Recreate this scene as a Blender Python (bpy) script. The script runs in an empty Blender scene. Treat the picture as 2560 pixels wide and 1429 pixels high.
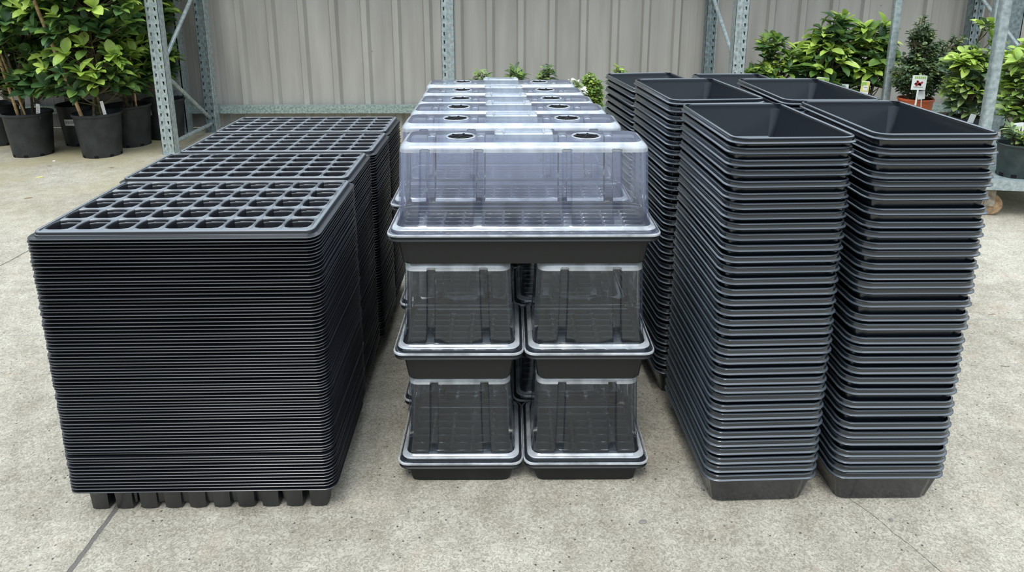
import bpy, bmesh, math, random
from mathutils import Vector, Matrix
PI = math.pi
SC = bpy.context.scene
COL = SC.collection
R = random.Random(7)

# ------------------------------------------------------------------ materials
def new_mat(name):
    m = bpy.data.materials.new(name); m.use_nodes = True
    nt = m.node_tree; nt.nodes.clear()
    out = nt.nodes.new('ShaderNodeOutputMaterial')
    return m, nt, out

def N(nt, t, **kw):
    n = nt.nodes.new(t)
    for k, v in kw.items():
        if k.startswith('i_'):
            n.inputs[k[2:].replace('_', ' ')].default_value = v
        else:
            setattr(n, k, v)
    return n

def principled(name, col, rough=.5, metal=0., spec=.5, noise=None, bump=None, coat=0., dust=None, top_sheen_z=None):
    """noise=(scale, darker colour, lighter colour); bump=(scale, strength, distance); var = brightness spread between objects"""
    m, nt, out = new_mat(name)
    b = N(nt, 'ShaderNodeBsdfPrincipled')
    b.inputs['Base Color'].default_value = (*col, 1)
    b.inputs['Roughness'].default_value = rough
    b.inputs['Metallic'].default_value = metal
    b.inputs['Specular IOR Level'].default_value = spec
    b.inputs['Coat Weight'].default_value = coat; b.inputs['Coat Roughness'].default_value = .12
    tc = N(nt, 'ShaderNodeTexCoord')
    if noise:
        n = N(nt, 'ShaderNodeTexNoise'); n.inputs['Scale'].default_value = noise[0]; n.inputs['Detail'].default_value = 6
        nt.links.new(tc.outputs['Object'], n.inputs['Vector'])
        cr = N(nt, 'ShaderNodeValToRGB')
        cr.color_ramp.elements[0].position = .35; cr.color_ramp.elements[0].color = (*noise[1], 1)
        cr.color_ramp.elements[1].position = .65; cr.color_ramp.elements[1].color = (*noise[2], 1)
        nt.links.new(n.outputs['Fac'], cr.inputs['Fac'])
        nt.links.new(cr.outputs['Color'], b.inputs['Base Color'])
    if dust:      # paler colour on upward faces, painted in for the light they catch
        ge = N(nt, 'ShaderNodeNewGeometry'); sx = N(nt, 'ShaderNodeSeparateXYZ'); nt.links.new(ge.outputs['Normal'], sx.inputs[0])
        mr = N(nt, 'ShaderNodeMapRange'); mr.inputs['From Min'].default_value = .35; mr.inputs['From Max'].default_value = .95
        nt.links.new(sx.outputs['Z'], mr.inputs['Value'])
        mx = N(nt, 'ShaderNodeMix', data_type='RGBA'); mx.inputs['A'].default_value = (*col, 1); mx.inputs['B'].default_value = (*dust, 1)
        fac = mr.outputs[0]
        if top_sheen_z is not None:      # only above this height of the thing: the deck, not the rims and cups
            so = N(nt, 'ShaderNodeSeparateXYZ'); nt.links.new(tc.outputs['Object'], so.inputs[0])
            gz = N(nt, 'ShaderNodeMath', operation='GREATER_THAN'); gz.inputs[1].default_value = top_sheen_z; nt.links.new(so.outputs['Z'], gz.inputs[0])
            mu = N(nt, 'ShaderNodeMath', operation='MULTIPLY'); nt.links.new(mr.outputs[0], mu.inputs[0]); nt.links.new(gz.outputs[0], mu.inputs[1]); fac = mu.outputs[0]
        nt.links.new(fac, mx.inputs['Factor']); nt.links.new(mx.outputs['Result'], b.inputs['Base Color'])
    if bump:
        n2 = N(nt, 'ShaderNodeTexNoise'); n2.inputs['Scale'].default_value = bump[0]; n2.inputs['Detail'].default_value = 4
        nt.links.new(tc.outputs['Object'], n2.inputs['Vector'])
        bp = N(nt, 'ShaderNodeBump'); bp.inputs['Strength'].default_value = bump[1]; bp.inputs['Distance'].default_value = bump[2]
        nt.links.new(n2.outputs['Fac'], bp.inputs['Height']); nt.links.new(bp.outputs['Normal'], b.inputs['Normal'])
    nt.links.new(b.outputs['BSDF'], out.inputs['Surface'])
    return m

M = {}
M['cell_plastic'] = principled('cell_plastic', (.006, .007, .010), .36, spec=.85, coat=.15, bump=(60, .05, .0004), dust=(.15, .165, .18), top_sheen_z=-.0045)
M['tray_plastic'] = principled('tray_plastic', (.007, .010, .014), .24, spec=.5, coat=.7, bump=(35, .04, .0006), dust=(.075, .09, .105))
M['base_plastic'] = principled('base_plastic', (.009, .010, .010), .5, spec=.4, bump=(120, .12, .0005))
M['insert_plastic'] = principled('insert_plastic', (.045, .048, .046), .30, spec=1.0, coat=1.0)
M['pot_plastic'] = principled('pot_plastic', (.018, .021, .022), .55, noise=(14, (.012, .014, .015), (.028, .032, .033)), bump=(50, .2, .001))
M['green_pot_plastic'] = principled('green_pot_plastic', (.02, .035, .032), .5, noise=(20, (.012, .022, .02), (.035, .05, .048)))
M['terracotta_plastic'] = principled('terracotta_plastic', (.55, .115, .035), .45)
M['soil'] = principled('soil', (.03, .022, .016), .95, noise=(60, (.01, .008, .006), (.07, .05, .035)), bump=(90, .8, .01))
M['galvanised'] = principled('galvanised', (.42, .48, .49), .42, metal=.55, noise=(45, (.30, .37, .38), (.52, .58, .58)))
M['galvanised_dark'] = principled('galvanised_dark', (.2, .25, .26), .5, metal=.5, noise=(45, (.14, .18, .19), (.26, .32, .33)))
M['galvanised_spangle'] = principled('galvanised_spangle', (.3, .38, .36), .45, metal=.5, noise=(70, (.20, .28, .26), (.44, .52, .49)))
M['rusty_steel'] = principled('rusty_steel', (.3, .25, .18), .7, metal=.2, noise=(30, (.17, .12, .08), (.4, .36, .29)))
M['wheel_rubber'] = principled('wheel_rubber', (.32, .2, .1), .7, noise=(40, (.2, .12, .06), (.42, .28, .16)))
M['bamboo'] = principled('bamboo', (.42, .27, .13), .5, noise=(40, (.28, .17, .08), (.55, .38, .2)))
M['bark'] = principled('bark', (.12, .10, .05), .8, noise=(60, (.07, .055, .03), (.2, .17, .09)))
M['white_card'] = principled('white_card', (.78, .78, .76), .45)
M['print_grey'] = principled('print_grey', (.16, .16, .17), .6)
M['print_green'] = principled('print_green', (.30, .48, .10), .5)
M['print_red'] = principled('print_red', (.42, .05, .06), .5)
M['print_yellow'] = principled('print_yellow', (.68, .62, .2), .5)
M['dark_vent'] = principled('dark_vent', (.006, .006, .007), .8, spec=.2)
M['dry_leaf'] = principled('dry_leaf', (.22, .15, .09), .8)
M['pebble'] = principled('pebble', (.2, .19, .17), .8)
M['petal'] = principled('petal', (.72, .74, .62), .6)

def leaf_mat(name, col, col2):
    m, nt, out = new_mat(name)
    tc = N(nt, 'ShaderNodeTexCoord'); n = N(nt, 'ShaderNodeTexNoise'); n.inputs['Scale'].default_value = 9
    nt.links.new(tc.outputs['Object'], n.inputs['Vector'])
    cr = N(nt, 'ShaderNodeValToRGB')
    cr.color_ramp.elements[0].position = .38; cr.color_ramp.elements[0].color = (*col, 1)
    cr.color_ramp.elements[1].position = .60; cr.color_ramp.elements[1].color = (*col2, 1)
    nt.links.new(n.outputs['Fac'], cr.inputs['Fac'])
    b = N(nt, 'ShaderNodeBsdfPrincipled'); b.inputs['Roughness'].default_value = .38
    b.inputs['Specular IOR Level'].default_value = .45
    nt.links.new(cr.outputs['Color'], b.inputs['Base Color'])
    tr = N(nt, 'ShaderNodeBsdfTranslucent'); nt.links.new(cr.outputs['Color'], tr.inputs['Color'])
    mx = N(nt, 'ShaderNodeMixShader'); mx.inputs[0].default_value = .28
    nt.links.new(b.outputs[0], mx.inputs[1]); nt.links.new(tr.outputs[0], mx.inputs[2])
    nt.links.new(mx.outputs[0], out.inputs['Surface'])
    return m
M['leaf_dark'] = leaf_mat('leaf_dark', (.045, .105, .038), (.10, .19, .06))
M['leaf_mid'] = leaf_mat('leaf_mid', (.12, .22, .045), (.22, .34, .075))
M['leaf_young'] = leaf_mat('leaf_young', (.30, .45, .07), (.48, .62, .13))
M['leaf_grey'] = leaf_mat('leaf_grey', (.05, .095, .045), (.10, .16, .075))
M['leaf_pale'] = leaf_mat('leaf_pale', (.20, .29, .09), (.33, .42, .17))

def clear_mat(name, tint, haze, haze_col, rough, refl, edge=0.):
    """thin thermoformed clear sheet: see-through, fresnel gloss and a little milky scatter"""
    m, nt, out = new_mat(name)
    tr = N(nt, 'ShaderNodeBsdfTransparent'); tr.inputs['Color'].default_value = (*tint, 1)
    gl = N(nt, 'ShaderNodeBsdfGlossy'); gl.inputs['Roughness'].default_value = rough; gl.inputs['Color'].default_value = (.95, .98, 1, 1)
    df = N(nt, 'ShaderNodeBsdfDiffuse'); df.inputs['Color'].default_value = (*haze_col, 1)
    tl = N(nt, 'ShaderNodeBsdfTranslucent'); tl.inputs['Color'].default_value = (*haze_col, 1)
    dm = N(nt, 'ShaderNodeMixShader'); dm.inputs[0].default_value = .5
    nt.links.new(df.outputs[0], dm.inputs[1]); nt.links.new(tl.outputs[0], dm.inputs[2])
    lw = N(nt, 'ShaderNodeLayerWeight'); lw.inputs['Blend'].default_value = .35
    tc = N(nt, 'ShaderNodeTexCoord'); n = N(nt, 'ShaderNodeTexNoise'); n.inputs['Scale'].default_value = 22; n.inputs['Detail'].default_value = 5
    mp = N(nt, 'ShaderNodeMapping'); mp.inputs['Scale'].default_value = (1, 1, .35)
    nt.links.new(tc.outputs['Object'], mp.inputs['Vector']); nt.links.new(mp.outputs[0], n.inputs['Vector'])
    mr = N(nt, 'ShaderNodeMapRange'); mr.inputs['From Min'].default_value = .35; mr.inputs['From Max'].default_value = .7
    mr.inputs['To Min'].default_value = haze * .6; mr.inputs['To Max'].default_value = haze * 1.5
    nt.links.new(n.outputs['Fac'], mr.inputs['Value'])
    fa = N(nt, 'ShaderNodeMath', operation='MULTIPLY_ADD'); fa.inputs[1].default_value = edge
    nt.links.new(lw.outputs['Facing'], fa.inputs[0]); nt.links.new(mr.outputs[0], fa.inputs[2])
    m1 = N(nt, 'ShaderNodeMixShader')
    nt.links.new(fa.outputs[0], m1.inputs[0]); nt.links.new(tr.outputs[0], m1.inputs[1]); nt.links.new(dm.outputs[0], m1.inputs[2])
    fr = N(nt, 'ShaderNodeFresnel'); fr.inputs['IOR'].default_value = refl
    bp = N(nt, 'ShaderNodeBump'); bp.inputs['Strength'].default_value = .25; bp.inputs['Distance'].default_value = .004
    nt.links.new(n.outputs['Fac'], bp.inputs['Height']); nt.links.new(bp.outputs[0], gl.inputs['Normal']); 
    m2 = N(nt, 'ShaderNodeMixShader')
    nt.links.new(fr.outputs[0], m2.inputs[0]); nt.links.new(m1.outputs[0], m2.inputs[1]); nt.links.new(gl.outputs[0], m2.inputs[2])
    nt.links.new(m2.outputs[0], out.inputs['Surface'])
    return m
M['clear'] = clear_mat('clear', (.95, .96, .985), .13, (.66, .72, .98), .12, 1.62, .18)  # upper lids: the bluish glow of their light is put into the haze
M['clear_shaded'] = clear_mat('clear_shaded', (.90, .92, .94), .03, (.45, .52, .66), .10, 1.62, .10)  # lower lids: duller copy with their shade put into the colour
M['clear_edge'] = clear_mat('clear_edge', (.92, .95, 1.0), .60, (.94, .97, 1.0), .22, 1.9, .2)  # milky bends, whitened further in place of sky highlights
M['clear_block'] = clear_mat('clear_block', (.92, .95, 1.0), .36, (.80, .87, .95), .2, 1.8, .3)

def concrete():
    m, nt, out = new_mat('concrete')
    L = nt.links.new
    tc = N(nt, 'ShaderNodeTexCoord')
    b = N(nt, 'ShaderNodeBsdfPrincipled'); b.inputs['Roughness'].default_value = .85; b.inputs['Specular IOR Level'].default_value = .25
    # large blotches
    n1 = N(nt, 'ShaderNodeTexNoise'); n1.inputs['Scale'].default_value = 1.7; n1.inputs['Detail'].default_value = 7; n1.inputs['Roughness'].default_value = .6
    L(tc.outputs['Object'], n1.inputs['Vector'])
    c1 = N(nt, 'ShaderNodeValToRGB'); e = c1.color_ramp.elements
    e[0].position = .36; e[0].color = (.300, .270, .215, 1); e[1].position = .64; e[1].color = (.475, .438, .37, 1)
    nb = N(nt, 'ShaderNodeTexNoise'); nb.inputs['Scale'].default_value = 14; nb.inputs['Detail'].default_value = 6; L(tc.outputs['Object'], nb.inputs['Vector'])
    ab_ = N(nt, 'ShaderNodeMath', operation='MULTIPLY_ADD'); ab_.inputs[1].default_value = .45; L(nb.outputs['Fac'], ab_.inputs[0])
    sc_ = N(nt, 'ShaderNodeMath', operation='MULTIPLY'); sc_.inputs[1].default_value = .55; L(n1.outputs['Fac'], sc_.inputs[0]); L(sc_.outputs[0], ab_.inputs[2])
    L(ab_.outputs[0], c1.inputs['Fac'])
    # wormy fine grain
    n2 = N(nt, 'ShaderNodeTexNoise'); n2.inputs['Scale'].default_value = 135; n2.inputs['Detail'].default_value = 4; n2.inputs['Distortion'].default_value = 1.6
    L(tc.outputs['Object'], n2.inputs['Vector'])
    c2 = N(nt, 'ShaderNodeValToRGB'); e = c2.color_ramp.elements
    e[0].position = .36; e[0].color = (.66, .65, .62, 1); e[1].position = .62; e[1].color = (1.17, 1.17, 1.15, 1)
    L(n2.outputs['Fac'], c2.inputs['Fac'])
    mm = N(nt, 'ShaderNodeMix', data_type='RGBA', blend_type='MULTIPLY'); mm.inputs['Factor'].default_value = 1
    L(c1.outputs['Color'], mm.inputs['A']); L(c2.outputs['Color'], mm.inputs['B'])
    # reddish and dark aggregate specks
    v = N(nt, 'ShaderNodeTexVoronoi'); v.inputs['Scale'].default_value = 62; L(tc.outputs['Object'], v.inputs['Vector'])
    sr = N(nt, 'ShaderNodeMapRange'); sr.inputs['From Min'].default_value = .10; sr.inputs['From Max'].default_value = .17; sr.inputs['To Min'].default_value = 1; sr.inputs['To Max'].default_value = 0
    L(v.outputs['Distance'], sr.inputs['Value'])
    sx = N(nt, 'ShaderNodeSeparateColor'); L(v.outputs['Color'], sx.inputs[0])
    gt = N(nt, 'ShaderNodeMath', operation='GREATER_THAN'); gt.inputs[1].default_value = .72; L(sx.outputs[0], gt.inputs[0])
    mu = N(nt, 'ShaderNodeMath', operation='MULTIPLY'); L(sr.outputs[0], mu.inputs[0]); L(gt.outputs[0], mu.inputs[1])
    m2 = N(nt, 'ShaderNodeMix', data_type='RGBA'); L(mu.outputs[0], m2.inputs['Factor']); L(mm.outputs['Result'], m2.inputs['A']); m2.inputs['B'].default_value = (.07, .065, .055, 1)
    n3 = N(nt, 'ShaderNodeTexNoise'); n3.inputs['Scale'].default_value = 9; n3.inputs['Detail'].default_value = 5; L(tc.outputs['Object'], n3.inputs['Vector'])
    r3 = N(nt, 'ShaderNodeMapRange'); r3.inputs['From Min'].default_value = .58; r3.inputs['From Max'].default_value = .75; r3.inputs['To Max'].default_value = .35; L(n3.outputs['Fac'], r3.inputs['Value'])
    m3 = N(nt, 'ShaderNodeMix', data_type='RGBA'); L(r3.outputs[0], m3.inputs['Factor']); L(m2.outputs['Result'], m3.inputs['A']); m3.inputs['B'].default_value = (.46, .36, .27, 1)
    # mossy damp stain towards the wall
    sp = N(nt, 'ShaderNodeSeparateXYZ'); L(tc.outputs['Object'], sp.inputs[0])
    ry = N(nt, 'ShaderNodeMapRange'); ry.inputs['From Min'].default_value = 2.7; ry.inputs['From Max'].default_value = 4.2; ry.inputs['To Max'].default_value = .75; L(sp.outputs['Y'], ry.inputs['Value'])
    n4 = N(nt, 'ShaderNodeTexNoise'); n4.inputs['Scale'].default_value = 2.2; n4.inputs['Detail'].default_value = 6; L(tc.outputs['Object'], n4.inputs['Vector'])
    r4 = N(nt, 'ShaderNodeMapRange'); r4.inputs['From Min'].default_value = .35; r4.inputs['From Max'].default_value = .6; L(n4.outputs['Fac'], r4.inputs['Value'])
    m4 = N(nt, 'ShaderNodeMath', operation='MULTIPLY'); L(ry.outputs[0], m4.inputs[0]); L(r4.outputs[0], m4.inputs[1])
    m5 = N(nt, 'ShaderNodeMix', data_type='RGBA'); L(m4.outputs[0], m5.inputs['Factor']); L(m3.outputs['Result'], m5.inputs['A']); m5.inputs['B'].default_value = (.33, .285, .155, 1)
    # expansion joint running away from the viewer, and cracks
    def line(xa, ya, xb, yb, w, wob, y0, y1, freq):
        dx, dy = xb - xa, yb - ya; l = math.hypot(dx, dy); nx, ny = dy / l, -dx / l
        a = N(nt, 'ShaderNodeVectorMath', operation='DOT_PRODUCT'); a.inputs[1].default_value = (nx, ny, 0); L(tc.outputs['Object'], a.inputs[0])
        nn = N(nt, 'ShaderNodeTexNoise'); nn.inputs['Scale'].default_value = freq; nn.inputs['Detail'].default_value = 5; L(tc.outputs['Object'], nn.inputs['Vector'])
        w1 = N(nt, 'ShaderNodeMath', operation='MULTIPLY_ADD'); w1.inputs[1].default_value = wob; L(nn.outputs['Fac'], w1.inputs[0]); L(a.outputs['Value'], w1.inputs[2])
        s = N(nt, 'ShaderNodeMath', operation='SUBTRACT'); s.inputs[1].default_value = nx * xa + ny * ya + wob * .5; L(w1.outputs[0], s.inputs[0])
        ab = N(nt, 'ShaderNodeMath', operation='ABSOLUTE'); L(s.outputs[0], ab.inputs[0])
        r = N(nt, 'ShaderNodeMapRange'); r.inputs['From Min'].default_value = w * .7; r.inputs['From Max'].default_value = w; r.inputs['To Min'].default_value = 1; r.inputs['To Max'].default_value = 0
        L(ab.outputs[0], r.inputs['Value'])
        g1 = N(nt, 'ShaderNodeMath', operation='GREATER_THAN'); g1.inputs[1].default_value = y0; L(sp.outputs['Y'], g1.inputs[0])
        g2 = N(nt, 'ShaderNodeMath', operation='LESS_THAN'); g2.inputs[1].default_value = y1; L(sp.outputs['Y'], g2.inputs[0])
        p = N(nt, 'ShaderNodeMath', operation='MULTIPLY'); L(g1.outputs[0], p.inputs[0]); L(g2.outputs[0], p.inputs[1])
        q = N(nt, 'ShaderNodeMath', operation='MULTIPLY'); L(p.outputs[0], q.inputs[0]); L(r.outputs[0], q.inputs[1])
        return q
    cur = m5.outputs['Result']; hs = []
    for args, col in (((-.824, 0, -.824, 2, .0054, .006, -3, 2.4, 30), (.15, .14, .125, 1)),
                      ((-1.972, 2.5, -1.955, 2.75, .0035, .03, 1.2, 4.2, 6), (.11, .10, .09, 1)),
                      ((.728, 1.26, .812, 1.07, .0011, .03, .4, 1.27, 16), (.10, .095, .085, 1)),
                      ((-2.6, 1.95, -.9, 2.0, .002, .05, 1.5, 2.5, 5), (.26, .245, .21, 1))):
        q = line(*args); hs.append(q)
        mx = N(nt, 'ShaderNodeMix', data_type='RGBA'); L(q.outputs[0], mx.inputs['Factor']); L(cur, mx.inputs['A']); mx.inputs['B'].default_value = col
        cur = mx.outputs['Result']
    L(cur, b.inputs['Base Color'])
    bp = N(nt, 'ShaderNodeBump'); bp.inputs['Strength'].default_value = .7; bp.inputs['Distance'].default_value = .003
    L(n2.outputs['Fac'], bp.inputs['Height'])
    bp2 = N(nt, 'ShaderNodeBump', invert=True); bp2.inputs['Strength'].default_value = .8; bp2.inputs['Distance'].default_value = .004
    L(hs[0].outputs[0], bp2.inputs['Height']); L(bp.outputs[0], bp2.inputs['Normal'])
    L(bp2.outputs[0], b.inputs['Normal'])
    L(b.outputs[0], out.inputs['Surface'])
    return m
M['concrete'] = concrete()

def steel_sheet():
    m, nt, out = new_mat('wall_sheet'); L = nt.links.new
    tc = N(nt, 'ShaderNodeTexCoord'); b = N(nt, 'ShaderNodeBsdfPrincipled'); b.inputs['Roughness'].default_value = .55; b.inputs['Specular IOR Level'].default_value = .35
    mp = N(nt, 'ShaderNodeMapping'); mp.inputs['Scale'].default_value = (3.5, 3.5, .5); L(tc.outputs['Object'], mp.inputs[0])
    n = N(nt, 'ShaderNodeTexNoise'); n.inputs['Scale'].default_value = 3; n.inputs['Detail'].default_value = 6; L(mp.outputs[0], n.inputs['Vector'])
    cr = N(nt, 'ShaderNodeValToRGB'); e = cr.color_ramp.elements
    e[0].position = .3; e[0].color = (.305, .29, .262, 1); e[1].position = .7; e[1].color = (.39, .375, .34, 1); L(n.outputs['Fac'], cr.inputs['Fac'])
    # rust dots and scuffs
    v = N(nt, 'ShaderNodeTexVoronoi'); v.inputs['Scale'].default_value = 5; L(tc.outputs['Object'], v.inputs['Vector'])
    r = N(nt, 'ShaderNodeMapRange'); r.inputs['From Min'].default_value = .02; r.inputs['From Max'].default_value = .04; r.inputs['To Min'].default_value = .6; r.inputs['To Max'].default_value = 0; L(v.outputs['Distance'], r.inputs['Value'])
    mx = N(nt, 'ShaderNodeMix', data_type='RGBA'); L(r.outputs[0], mx.inputs['Factor']); L(cr.outputs[0], mx.inputs['A']); mx.inputs['B'].default_value = (.16, .13, .10, 1)
    L(mx.outputs['Result'], b.inputs['Base Color']); L(b.outputs[0], out.inputs[0])
    return m
M['wall_sheet'] = steel_sheet()
M['canopy_sheet'] = principled('canopy_sheet', (.30, .30, .29), .6)

# ------------------------------------------------------------------ mesh builder
class MB:
    def __init__(s): s.v = []; s.f = []; s.m = []
    def add(s, vs, fs, mi=0):
        o = len(s.v); s.v += [tuple(v) for v in vs]; s.f += [tuple(i + o for i in f) for f in fs]; s.m += [mi] * len(fs)
    def box(s, x0, x1, y0, y1, z0, z1, mi=0, rz=0, c=None):
        vs = [(x, y, z) for z in (z0, z1) for y in (y0, y1) for x in (x0, x1)]
        if rz:
            cx, cy = c or ((x0 + x1) / 2, (y0 + y1) / 2); ca, sa = math.cos(rz), math.sin(rz)
            vs = [(cx + (x - cx) * ca - (y - cy) * sa, cy + (x - cx) * sa + (y - cy) * ca, z) for x, y, z in vs]
        s.add(vs, [(0, 2, 3, 1), (4, 5, 7, 6), (0, 1, 5, 4), (2, 6, 7, 3), (0, 4, 6, 2), (1, 3, 7, 5)], mi)
    def rings(s, rings, mi=0, cap0=False, cap1=False, closed=True):
        o = len(s.v); n = len(rings[0])
        for r in rings: s.v += [tuple(p) for p in r]
        for k in range(len(rings) - 1):
            mm = mi[k] if isinstance(mi, (list, tuple)) else mi
            for i in range(n if closed else n - 1):
                j = (i + 1) % n; a = o + k * n
                s.f.append((a + i, a + j, a + n + j, a + n + i)); s.m.append(mm)
        m0 = mi[0] if isinstance(mi, (list, tuple)) else mi; m1 = mi[-1] if isinstance(mi, (list, tuple)) else mi
        if cap0: s.f.append(tuple(range(o + n - 1, o - 1, -1))); s.m.append(m0)
        if cap1:
            a = o + (len(rings) - 1) * n; s.f.append(tuple(range(a, a + n))); s.m.append(m1)
    def tube(s, pts, rad, n=8, mi=0, caps=True):
        pts = [Vector(p) for p in pts]; rs = []
        for i, p in enumerate(pts):
            d = (pts[min(i + 1, len(pts) - 1)] - pts[max(i - 1, 0)]).normalized()
            a = Vector((0, 0, 1)) if abs(d.z) < .9 else Vector((1, 0, 0))
            u = d.cross(a).normalized(); w = d.cross(u)
            r = rad[i] if isinstance(rad, (list, tuple)) else rad
            rs.append([p + u * r * math.cos(2 * PI * k / n) + w * r * math.sin(2 * PI * k / n) for k in range(n)])
        s.rings(rs, mi, caps, caps)
    def lathe(s, prof, n=32, c=(0, 0, 0), mi=0, cap0=False, cap1=False):
        s.rings([[(c[0] + r * math.cos(2 * PI * k / n), c[1] + r * math.sin(2 * PI * k / n), c[2] + z) for k in range(n)] for r, z in prof], mi, cap0, cap1)
    def mesh(s, name, mats, smooth=True, angle=35):
        me = bpy.data.meshes.new(name); me.from_pydata(s.v, [], s.f)
        for m in (mats if isinstance(mats, (list, tuple)) else [mats]): me.materials.append(M[m])
        me.polygons.foreach_set('material_index', s.m)
        if smooth:
            me.polygons.foreach_set('use_smooth', [True] * len(me.polygons)); me.set_sharp_from_angle(angle=math.radians(angle))
        me.validate(); me.update()
        return me

def link(name, me, parent=None, loc=(0, 0, 0), rz=0.):
    o = bpy.data.objects.new(name, me); COL.objects.link(o)
    o.location = loc; o.rotation_euler = (0, 0, rz)
    if parent: o.parent = parent
    return o
def tag(o, label, cat=None, group=None, kind=None):
    if label: o['label'] = label
    if cat: o['category'] = cat
    if group: o['group'] = group
    if kind: o['kind'] = kind
    return o
def thing(name, label, cat, loc=(0, 0, 0), rz=0., group=None):
    return tag(link(name, None, None, loc, rz), label, cat, group)
def part(name, mb, mats, parent, **kw):
    return link(name, mb.mesh(name, mats, **kw), parent)
def copy_tree(root, loc, rot=(0, 0, 0), scale=(1, 1, 1)):
    r = root.copy(); COL.objects.link(r); r.location = loc; r.rotation_euler = rot; r.scale = scale
    for ch in list(root.children):
        c = ch.copy(); COL.objects.link(c); c.parent = r
        for g in list(ch.children):
            d = g.copy(); COL.objects.link(d); d.parent = c
    return r

ONES = 'zeroth first second third fourth fifth sixth seventh eighth ninth tenth eleventh twelfth thirteenth fourteenth fifteenth sixteenth seventeenth eighteenth nineteenth'.split()
TENS = {2: 'twenty', 3: 'thirty', 4: 'forty', 5: 'fifty', 6: 'sixty', 7: 'seventy', 8: 'eighty'}
def nth(k):
    if k < 20: return ONES[k]
    t, u = divmod(k, 10)
    return TENS[t][:-1] + 'ieth' if u == 0 else TENS[t] + '-' + ONES[u]

def rrect(hx, hy, r, z, n=4, cx=0, cy=0):
    r = min(r, hx * .98, hy * .98); out = []
    for qx, qy, a0 in ((1, 1, 0), (-1, 1, PI / 2), (-1, -1, PI), (1, -1, 1.5 * PI)):
        for k in range(n + 1):
            a = a0 + k / n * PI / 2
            out.append((cx + qx * (hx - r) + r * math.cos(a), cy + qy * (hy - r) + r * math.sin(a), z))
    return out

# ------------------------------------------------------------------ cell trays
def cell_grid(mb, x0, x1, y0, y1, nx, ny, z, depth, hole=.87, rnd=.46, bot=.62, dip=.0028, mi=0):
    cw, cd = (x1 - x0) / nx, (y1 - y0) / ny
    for i in range(nx):
        for j in range(ny):
            cx, cy = x0 + (i + .5) * cw, y0 + (j + .5) * cd
            sq = []; hx, hy = cw / 2, cd / 2
            for k in range(16):
                a = PI / 8 * k; c, s_ = math.cos(a), math.sin(a); t = 1 / max(abs(c), abs(s_))
                sq.append((c * t, s_ * t))
            def rr(f, rn):
                o = []
                for (u, v) in sq:       # square point -> rounded square
                    m = 1 - rn
                    du, dv = max(abs(u) - m, 0) / rn, max(abs(v) - m, 0) / rn
                    l = math.hypot(du, dv)
                    if l > 1: du, dv = du / l, dv / l
                    o.append((math.copysign(min(abs(u), m) + du * rn, u) * f, math.copysign(min(abs(v), m) + dv * rn, v) * f))
                return o
            rings = [[(cx + u * hx, cy + v * hy, z - dip) for u, v in sq],
                     [(cx + u * hx, cy + v * hy, z - .0006) for u, v in rr(hole + .07, rnd)],
                     [(cx + u * hx, cy + v * hy, z) for u, v in rr(hole + .035, rnd)],
                     [(cx + u * hx, cy + v * hy, z - .0012) for u, v in rr(hole, rnd)],
                     [(cx + u * hx, cy + v * hy, z - .0040) for u, v in rr(hole - .014, rnd)],
                     [(cx + u * hx, cy + v * hy, z - depth + .002) for u, v in rr(hole * bot + .03, rnd * .8)],
                     [(cx + u * hx, cy + v * hy, z - depth) for u, v in rr(hole * bot - .04, rnd * .8)]]
            mb.rings([r[::-1] for r in rings], mi, False, True)

CW, CD = .540, .286
def cell_tray_mesh(nx, ny, bot=.66, hole=.87):
    mb = MB(); hx, hy = CW / 2, CD / 2
    seq = [(.003, -.0127, .020), (.0006, -.0125, .022), (.0, -.0119, .0225), (0, -.0112, .0225), (.0008, -.0104, .022), (.0090, -.0100, .016), (.0098, -.0092, .016), (.0099, -.0086, .016), (.0108, -.0028, .014), (.0111, -.0018, .014), (.0120, -.0006, .0135), (.0134, 0, .013)]
    rings = [rrect(hx - i, hy - i, r, z, 4) for i, z, r in seq]
    gx, gy = hx - .020, hy - .018
    rings.append(rrect(hx - .0185, hy - .0165, .006, -.0004, 4)); rings.append(rrect(gx, gy, .0008, -.0028, 4))
    mb.rings(rings)
    cell_grid(mb, -gx, gx, -gy, gy, nx, ny, 0, .0745, bot=bot, hole=hole)
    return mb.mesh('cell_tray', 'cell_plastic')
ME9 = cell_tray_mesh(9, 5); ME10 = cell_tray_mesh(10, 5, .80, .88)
STK = [  # front y, top height, x of left edge, count, words for which stack
    (1.2200, .6190, -.9020, .016, 79, 'nearest cell-tray stack', 1.006, 1.270),
    (1.5860, .6180, -.9250, .010, 75, 'second cell-tray stack back', 1.020, .915),
    (1.8500, .6180, -.9140, .006, 72, 'third cell-tray stack back', 1.012, .883),
    (2.1050, .6180, -.9170, .004, 70, 'rearmost cell-tray stack', 1.010, .885)]
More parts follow.
